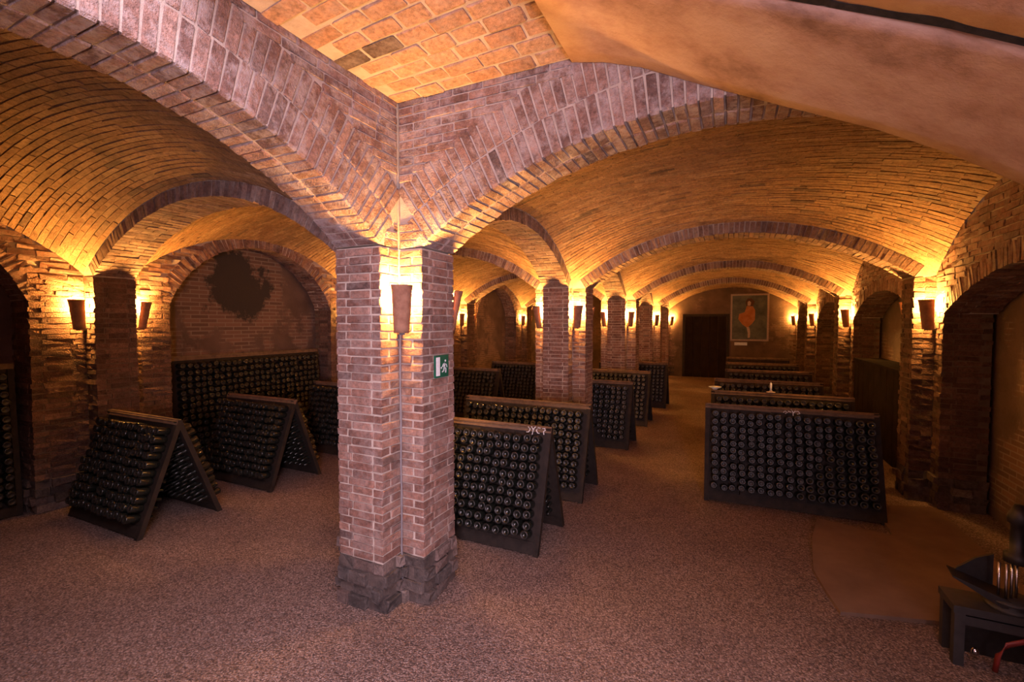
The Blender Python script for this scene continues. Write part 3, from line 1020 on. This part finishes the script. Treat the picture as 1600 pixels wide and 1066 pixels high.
# ------------------------------------------------------------------ exit sign
sgx = XP+E+0.012
sg = empty('exit_sign', (sgx, 2.97, 1.69), 'green and white emergency exit sign on the foreground brick pillar', 'sign')
y0_, y1_, z0_, z1_ = 2.875, 3.055, 1.685, 1.855
mb = MB(); mb.box(sgx-0.004, sgx+0.008, y0_, y1_, z0_, z1_)
mb.build('sign_plate', M['sign_green'], sg, origin=(sgx, 2.97, 1.69))
mb = MB(); mb.box(sgx+0.008, sgx+0.0095, y0_+0.012, y0_+0.062, z0_+0.014, z1_-0.014)
mb.build('door_symbol', M['sign_white'], sg, origin=(sgx, 2.97, 1.69))
mb = MB()
def stroke(pts, w):
    for (a, b) in zip(pts, pts[1:]):
        A, B = Vector((0, *a)), Vector((0, *b))
        d_ = (B-A).normalized(); n_ = Vector((0, -d_.z, d_.y))*w/2
        mb.hexa([tuple(Vector((sgx+x_, 0, 0))+q) for x_ in (0.008, 0.0098) for q in (A-n_, B-d_*0+d_*w*0.2-n_, B+d_*w*0.2+n_, A+n_)])
gy, gz = y0_+0.128, z0_+0.085
stroke([(gy+0.002, gz+0.022), (gy-0.008, gz-0.008)], 0.016)
stroke([(gy-0.008, gz-0.008), (gy+0.016, gz-0.024), (gy+0.012, gz-0.052)], 0.010)
stroke([(gy-0.008, gz-0.008), (gy-0.014, gz-0.036), (gy-0.036, gz-0.044)], 0.010)
stroke([(gy, gz+0.02), (gy+0.022, gz+0.008), (gy+0.03, gz-0.01)], 0.007)
stroke([(gy, gz+0.02), (gy-0.022, gz+0.014), (gy-0.03, gz-0.004)], 0.007)
b_ = len(mb.v)
for x_ in (0.008, 0.0098):
    for k in range(10):
        a = 2*math.pi*k/10
        mb.v.append((sgx+x_, gy+0.008+0.009*math.cos(a), gz+0.04+0.009*math.sin(a)))
mb.f.append(tuple(b_+10+k for k in range(10)))
for k in range(10): mb.f.append((b_+k, b_+(k+1) % 10, b_+10+(k+1) % 10, b_+10+k))
mb.build('running_figure', M['sign_white'], sg, origin=(sgx, 2.97, 1.69))
mb = MB()
for k in (0,):
    b_ = len(mb.v)
    for x_ in (0.008, 0.0095):
        for (a, b) in ((y0_+0.07, gz-0.012), (y0_+0.088, gz-0.002), (y0_+0.088, gz-0.022)):
            mb.v.append((sgx+x_, a, b))
    mb.f.append((b_+3, b_+5, b_+4)); 
    for i in range(3): mb.f.append((b_+i, b_+(i+1) % 3, b_+3+(i+1) % 3, b_+3+i))
mb.build('arrow_symbol', M['sign_white'], sg, origin=(sgx, 2.97, 1.69))

# ------------------------------------------------------------------ riddling racks and bottles
def bottle_mesh(seg):
    mb = MB()
    prof = [(0.011, -0.055), (0.0145, -0.05), (0.0145, 0.01), (0.022, 0.04), (0.036, 0.075), (0.0405, 0.10), (0.0405, 0.19), (0.037, 0.197), (0.030, 0.199), (0.022, 0.190), (0.006, 0.176)]
    if seg < 10:
        prof = [(0.0145, -0.05), (0.0145, 0.01), (0.036, 0.075), (0.0405, 0.10), (0.0405, 0.19), (0.034, 0.199), (0.02, 0.188)]
    mb.lathe(prof, seg)
    return mb, len(prof)
def finish_bottle(me, seg, n, copies=1):
    me.materials.append(M['glass_glint'])
bm_full, nprof = bottle_mesh(14)
BOTTLE = bm_full.mesh('bottle', M['glass'], smooth=True)
BOTTLE.materials.append(M['glass_glint'])
for p in BOTTLE.polygons:
    if min(BOTTLE.vertices[i].co.z for i in p.vertices) > 0.185 and max(BOTTLE.vertices[i].co.xy.length for i in p.vertices) < 0.0385:
        p.material_index = 1
bm_low, _ = bottle_mesh(8)
LOWV = [Vector(v) for v in bm_low.v]; LOWF = bm_low.f
LOWM = [1 if min(LOWV[i].z for i in f) > 0.17 and max(math.hypot(LOWV[i].x, LOWV[i].y) for i in f) < 0.036 else 0 for f in LOWF]

cosY, sinY = math.cos(YAW), math.sin(YAW)
def project(p):
    dep = -p.x*sinY + p.y*cosY
    u = p.x*cosY + p.y*sinY
    return 800+FPX*u/max(dep, 0.01), 505-FPX*(p.z-EYE)/max(dep, 0.01), dep

BOT = []     # (matrix, rack desc, row from top, column from right, visible)
HL = 1.1
def leaf(root, ox, oy, W, rz, side, H, spread, desc, planks, rows, front_visible, chalk=None):
    """one leaning board; side -1 faces the viewer. All in the rack's own frame (root carries location and rotation)"""
    lean = math.atan2(spread, H)
    up = Vector((0, -side*math.sin(lean), math.cos(lean)))
    nrm = Vector((0, side*math.cos(lean), math.sin(lean)))
    base = Vector((0, side*spread, 0))
    Ln = math.hypot(H, spread)
    def bx(x0, x1, t0, t1, n0, n1):
        C = base + VX*(x0+x1)/2 + up*(t0+t1)/2 + nrm*(n0+n1)/2
        return (C, VX, nrm, up, x1-x0, n1-n0, t1-t0)
    lo = MB(); lo.obox(*bx(0.0, 0.06, 0.0, Ln, -0.03, 0.012)); lo.obox(*bx(W-0.06, W, 0.0, Ln, -0.03, 0.012))
    L_ = empty('leaf', (0, 0, 0)); L_.parent = root
    def part(nm, box, mat):
        m_ = MB(); m_.obox(*box, j=0.002)
        o = bpy.data.objects.new(nm, m_.mesh(nm, mat)); COL.objects.link(o); o.parent = L_
        return o
    part('stile', bx(0.0, 0.05, 0.0, Ln, -0.035, 0.014), M['wood'])
    part('stile', bx(W-0.05, W, 0.0, Ln, -0.035, 0.014), M['wood'])
    pw = (W-0.1)/planks
    for i in range(planks):
        part('plank', bx(0.05+i*pw+0.002, 0.05+(i+1)*pw-0.002, 0.07, Ln-0.03, -0.024, 0.0), M['wood'])
    part('bottom_rail', bx(0.05, W-0.05, 0.015, 0.12, -0.03, 0.012), M['wood'])
    part('top_rail', bx(0.0, W, Ln-0.055, Ln, -0.035, 0.016), M['lit_wood_edge'])
    # bottles
    cols = int((W-0.13)/0.093)
    cw = (W-0.13)/cols
    rp = (Ln-0.32)/(rows-1)
    tilt = math.radians(6)
    ax = (nrm*math.cos(tilt) - up*math.sin(tilt)).normalized()
    R_ = Matrix.Rotation(rz, 4, 'Z'); R_.translation = Vector((ox, oy, 0))
    side_ax = VX
    for i in range(rows):
        for k in range(cols):
            if random.random() < 0.012: continue
            p = base + VX*(0.065+(k+0.5)*cw + random.uniform(-0.006, 0.006)) + up*(Ln-0.12-i*rp + random.uniform(-0.006, 0.006)) + nrm*(-0.07 + random.uniform(-0.025, 0.01))
            a = (ax + VX*random.uniform(-0.04, 0.04) + up*random.uniform(-0.05, 0.05)).normalized()
            Y_ = a.cross(VX).normalized(); X_ = Y_.cross(a)
            mt = Matrix((X_, Y_, a)).transposed().to_4x4(); mt.translation = p
            tip = (R_ @ mt) @ Vector((0, 0, 0.2))
            if any(abs(tip.x-XP) < E+0.06 and abs(tip.y-yr) < E+0.06 for yr in ROW): continue      # no room beside a pillar
            BOT.append((R_ @ mt, desc, i+1, (cols-k), side < 0 and front_visible))
    return L_, base, up, nrm, Ln

def rack(ox, oy, W, label, desc, rz=0.0, H=HL, spread=0.36, rows=11, front_visible=True, planks=None, chalk=None):
    """ox = left end, oy = ridge line"""
    root = empty('riddling_rack', (ox, oy, 0), label, 'bottle rack', 'A-frame riddling racks')
    root.rotation_euler = (0, 0, rz)
    planks = planks or max(3, int(W/0.3))
    r = leaf(root, ox, oy, W, rz, -1, H, spread, desc, planks, rows, front_visible)
    leaf(root, ox, oy, W, rz, 1, H, spread, desc + ' back', planks, rows, False)
    if chalk:
        L_, base, up, nrm, Ln = r
        m_ = MB()
        for (x0, strokes) in chalk:
            for st in strokes:
                pts = [base + VX*(x0+a) + up*(Ln-0.055+b) + nrm*0.022 for a, b in st]
                m_.tube(pts, 0.0045, 5)
        o = bpy.data.objects.new('chalk_mark', m_.mesh('chalk_mark', M['chalk'])); COL.objects.link(o); o.parent = root
    return root

CH_A = [(1.52, [[(0, 0.04), (0.025, 0.02), (0.012, -0.01), (-0.01, -0.012)], [(0.035, 0.045), (0.055, 0.02)], [(0.08, 0.048), (0.058, 0.02), (0.052, -0.03)],
                [(0.13, 0.035), (0.105, 0.04), (0.09, 0.015), (0.105, -0.01), (0.125, -0.012)], [(0.15, 0.035), (0.175, 0.04), (0.18, 0.02), (0.165, 0.01), (0.172, -0.02)]])]
CH_R = [(0.84, [[(0, 0.0), (0.02, 0.02), (0.045, 0.0), (0.02, -0.01)], [(0.08, 0.045), (0.1, 0.01), (0.1, -0.03)], [(0.05, 0.02), (0.08, 0.01)],
                [(0.12, 0.02), (0.15, 0.025), (0.17, 0.0), (0.14, -0.01)], [(0.105, 0.0), (0.125, 0.04)]])]
RW = 1.76
rack(-1.53-RW, 4.12, RW, 'bottle rack directly behind the exit-sign pillar, white chalk marks on its top rail', 'rack behind exit-sign pillar', chalk=CH_A)
rack(-1.53-RW, 5.48, RW, 'second bottle rack from the exit-sign pillar, left side of the aisle', 'second rack left of aisle')
rack(-1.5-RW, 8.0, RW, 'third bottle rack left of the aisle, beside the second brick pillar', 'third rack left of aisle')
rack(-1.5-RW, 9.9, RW, 'fourth bottle rack left of the aisle', 'fourth rack left of aisle')
rack(-1.42-RW, 12.18, RW, 'fifth bottle rack left of the aisle, furthest towards the dark doorway', 'fifth rack left of aisle', front_visible=True)
rack(-0.27, 6.22, RW, 'wide bottle rack nearest on the right side, white chalk marks on top rail', 'nearest right rack', rz=math.radians(2), chalk=CH_R)
rack(-0.25, 7.5, RW, 'bottle rack second on the right, with a dish and a pale candle on top', 'second right rack')
rack(-0.25, 9.15, RW-0.1, 'bottle rack third on the right side of the aisle', 'third right rack')
rack(-0.1, 11.1, RW-0.15, 'bottle rack fourth on the right side of the aisle', 'fourth right rack')
rack(-0.1, 13.1, RW-0.15, 'bottle rack fifth on the right side of the aisle', 'fifth right rack')
rack(-0.1, 15.1, RW-0.15, 'bottle rack sixth on the right, before the painting', 'sixth right rack')
LW = 1.36
rack(-5.13-LW, 2.8, LW, 'open A-frame bottle rack in the left aisle nearest the viewer', 'nearest left rack', spread=0.4)
rack(-5.13-LW, 4.2, LW, 'open A-frame bottle rack, second in the left aisle', 'second left rack', spread=0.39)
rack(-5.13-LW, 5.72, LW, 'bottle rack third in the left aisle, half hidden by the exit-sign pillar', 'third left rack', spread=0.38)
rack(-5.9, 8.96, LW, 'bottle rack in the left aisle seen through the side arch, nearer one', 'fourth left rack')
rack(-5.7, 10.8, LW, 'bottle rack in the left aisle seen through the side arch, further one', 'fifth left rack')

# tall flat racks standing against the left wall
def wall_rack(y0, y1, H, label, desc, rows):
    W = y1-y0
    root = empty('wall_bottle_rack', (WALL_L+0.19, y0, 0), label, 'bottle rack', 'tall wall racks')
    rz = math.radians(90)
    root.rotation_euler = (0, 0, rz)
    # local x runs along +y; local -y faces +x (the room)
    leaf(root, WALL_L+0.19, y0, W, rz, -1, H, 0.10, desc, max(3, int(W/0.3)), rows, True)
wall_rack(0.35, 2.2, 1.66, 'tall bottle rack against the left wall at the picture edge', 'tall left wall rack', 16)
wall_rack(3.75, 6.3, 1.62, 'tall dark bottle rack under the flaked plaster patch', 'tall rack below flaked plaster', 15)

# dark planked bin in the right-hand niche
bn = empty('storage_bin', (WALL_R-0.2, 9.2, 0), 'dark planked wooden bin in the arched niche on the right wall', 'bin')
bx0 = XR - W2 + 0.02
for i in range(9):
    mb = MB(); mb.box(bx0, bx0+0.03, 7.75+i*0.34, 7.75+(i+1)*0.34-0.008, 0, 1.4)
    mb.build('plank', M['door'], bn, origin=(bx0, 7.75+i*0.34, 0))
mb = MB(); mb.box(bx0-0.01, WALL_R-0.01, 7.74, 10.82, 1.4, 1.44)
mb.build('lid', M['door'], bn, origin=(bx0, 9.2, 1.4))

# bottles: the 300 largest in view one by one, the rest as one object
cand, other = [], []
for b in BOT:
    m_, desc, row, col, vis_ = b
    px, py, dep = project(m_.translation)
    if vis_ and dep > 0.5 and 0 < px < 1600 and py < 1066 and not (515 < px < 712 and dep > 3.2):
        cand.append((dep, b))
    else:
        other.append(b)
cand.sort(key=lambda t: t[0])
def ordn(n):
    return {1: '1st', 2: '2nd', 3: '3rd'}.get(n, f'{n}th')
for dep, (m_, desc, row, col, vis_) in cand[:300]:
    o = bpy.data.objects.new('bottle', BOTTLE)
    COL.objects.link(o)
    o.matrix_basis = m_
    tag(o, f'dark bottle in {desc}, {ordn(row)} row from top, {ordn(col)} from right', 'bottle', f'bottles in {desc}')
other += [b for dep, b in cand[300:]]
V, F, MI = [], [], []
for m_, *_ in other:
    if m_.translation.y > 14.5: continue
    b0 = len(V)
    V.extend(tuple(m_ @ v) for v in LOWV)
    F.extend(tuple(b0+i for i in f) for f in LOWF)
    MI.extend(LOWM)
me = bpy.data.meshes.new('bottles')
me.from_pydata(V, [], F)
me.materials.append(M['glass']); me.materials.append(M['glass_glint'])
me.polygons.foreach_set('material_index', MI)
me.polygons.foreach_set('use_smooth', [True]*len(F))
me.update()
bo = bpy.data.objects.new('bottles', me); COL.objects.link(bo)
tag(bo, 'rows of dark bottles filling the racks further back', 'bottles')
bo['kind'] = 'stuff'

# ------------------------------------------------------------------ small things on the racks
dx, dy, dz = -0.2, 7.5, HL+0.012
mb = MB(); mb.lathe([(0.03, 0.0), (0.035, 0.012), (0.085, 0.035), (0.09, 0.042), (0.08, 0.042), (0.03, 0.02)], 18, Matrix.Translation((dx, dy, dz)))
ds = mb.build('dish', M['sign_white'], origin=(dx, dy, dz), smooth=True)
tag(ds, 'small white dish on the end of the second right rack', 'dish')
cx_, cy_ = 0.53, 7.5
cd = empty('candle', (cx_, cy_, dz), 'pale candle on a small stand on top of the second right rack', 'candle')
mb = MB(); mb.lathe([(0.055, 0), (0.06, 0.008), (0.02, 0.014), (0.02, 0.03)], 14, Matrix.Translation((cx_, cy_, dz)))
mb.build('stand', M['frame'], cd, origin=(cx_, cy_, dz), smooth=True)
mb = MB(); mb.lathe([(0.012, 0.03), (0.013, 0.13), (0.004, 0.138), (0.002, 0.15)], 10, Matrix.Translation((cx_, cy_, dz)))
mb.build('wax', M['sign_white'], cd, origin=(cx_, cy_, dz), smooth=True)

# ------------------------------------------------------------------ brown sheet on the floor, machine at the right edge
poly = [(0.66, 4.52), (0.70, 4.2), (0.745, 3.93), (0.80, 3.95), (1.05, 4.02), (1.35, 4.1), (2.0, 4.3), (2.12, 4.4), (2.12, 6.66), (1.95, 6.62), (1.5, 6.45), (1.46, 5.6), (0.86, 5.75), (0.74, 5.2)]
mb = MB(); n = len(poly)
rng = random.Random(5)
for z in (0.002, 0.03):
    for (x, y) in poly: mb.v.append((x, y, z))
mb.f.append(tuple(range(n))[::-1]); mb.f.append(tuple(range(n, 2*n)))
for i in range(n): mb.f.append((i, (i+1) % n, n+(i+1) % n, n+i))
tag(mb.build('floor_sheet', M['board'], origin=(1.2, 5, 0)), 'brown ragged-edged sheet lying on the gravel at the right', 'sheet')

mx, my = 1.27, 3.66
TZ = 0.33
mc = empty('cellar_machine', (mx+0.2, my+0.12, 0), 'dark metal cellar machine with chrome rods in the bottom right corner', 'machine')
def mpart(nm, mat, fn, smooth=False):
    m_ = MB(); fn(m_); return m_.build(nm, mat, mc, origin=(mx+0.2, my+0.12, 0), smooth=smooth)
for (ax_, ay_) in ((0, 0), (0.40, 0), (0, 0.17), (0.40, 0.17)):
    mpart('post', M['grey_metal'], lambda m_: m_.box(mx+ax_, mx+ax_+0.05, my+ay_, my+ay_+0.05, 0, TZ))
mpart('top_plate', M['grey_metal'], lambda m_: m_.box(mx-0.008, mx+0.458, my-0.008, my+0.228, TZ, TZ+0.045))
mpart('cross_bar', M['grey_metal'], lambda m_: m_.box(mx+0.05, mx+0.40, my+0.005, my+0.035, TZ-0.07, TZ-0.015))
mpart('back_panel', M['iron'], lambda m_: m_.box(mx+0.05, mx+0.40, my+0.18, my+0.2, 0.0, TZ))
mpart('hose', M['red'], lambda m_: m_.tube([(mx+0.20, my+0.02, 0.01), (mx+0.2, my-0.005, 0.12), (mx+0.24, my-0.01, 0.2), (mx+0.33, my-0.005, 0.25), (mx+0.4, my+0.02, 0.25)], 0.014, 8), True)
mpart('valve', M['chrome'], lambda m_: m_.lathe([(0.012, 0.0), (0.02, 0.01), (0.02, 0.03), (0.008, 0.045)], 12, Matrix.Translation((mx+0.12, my+0.06, 0.06))), True)
def scoop(m_):
    zz = TZ+0.045
    m_.hexa([(mx+0.000, my+0.05, zz+0.15), (mx+0.260, my+0.02, zz+0.0), (mx+0.280, my+0.2, zz+0.0), (mx+0.020, my+0.2, zz+0.15),
             (mx+0.000, my+0.05, zz+0.158), (mx+0.260, my+0.02, zz+0.07), (mx+0.280, my+0.2, zz+0.07), (mx+0.020, my+0.2, zz+0.158)])
    m_.hexa([(mx+0.040, my+0.19, zz+0.13), (mx+0.240, my+0.19, zz+0.06), (mx+0.240, my+0.21, zz+0.06), (mx+0.040, my+0.21, zz+0.13),
             (mx+0.160, my+0.19, zz+0.24), (mx+0.240, my+0.19, zz+0.28), (mx+0.240, my+0.21, zz+0.28), (mx+0.160, my+0.21, zz+0.24)])
mpart('scoop', M['iron'], scoop)
mpart('drum', M['grey_metal'], lambda m_: m_.lathe([(0.10, TZ+0.04), (0.11, TZ+0.05), (0.11, TZ+0.065), (0.085, TZ+0.07), (0.085, TZ+0.09), (0.115, TZ+0.095), (0.115, TZ+0.11), (0.02, TZ+0.115)], 20, Matrix.Translation((mx+0.28, my+0.1, 0))), True)
for k, (ax_, ay_) in enumerate(((0.215, 0.06), (0.245, 0.05), (0.28, 0.08), (0.31, 0.1))):
    mpart('rod', M['chrome'], lambda m_: m_.tube([(mx+ax_, my+ay_, TZ+0.1), (mx+ax_, my+ay_, 0.66)], 0.007, 10), True)
mpart('head', M['iron'], lambda m_: m_.lathe([(0.03, 0.66), (0.06, 0.67), (0.06, 0.72), (0.035, 0.73), (0.035, 0.9), (0.05, 0.91), (0.05, 0.95), (0.02, 1.02)], 16, Matrix.Translation((mx+0.30, my+0.08, 0))), True)
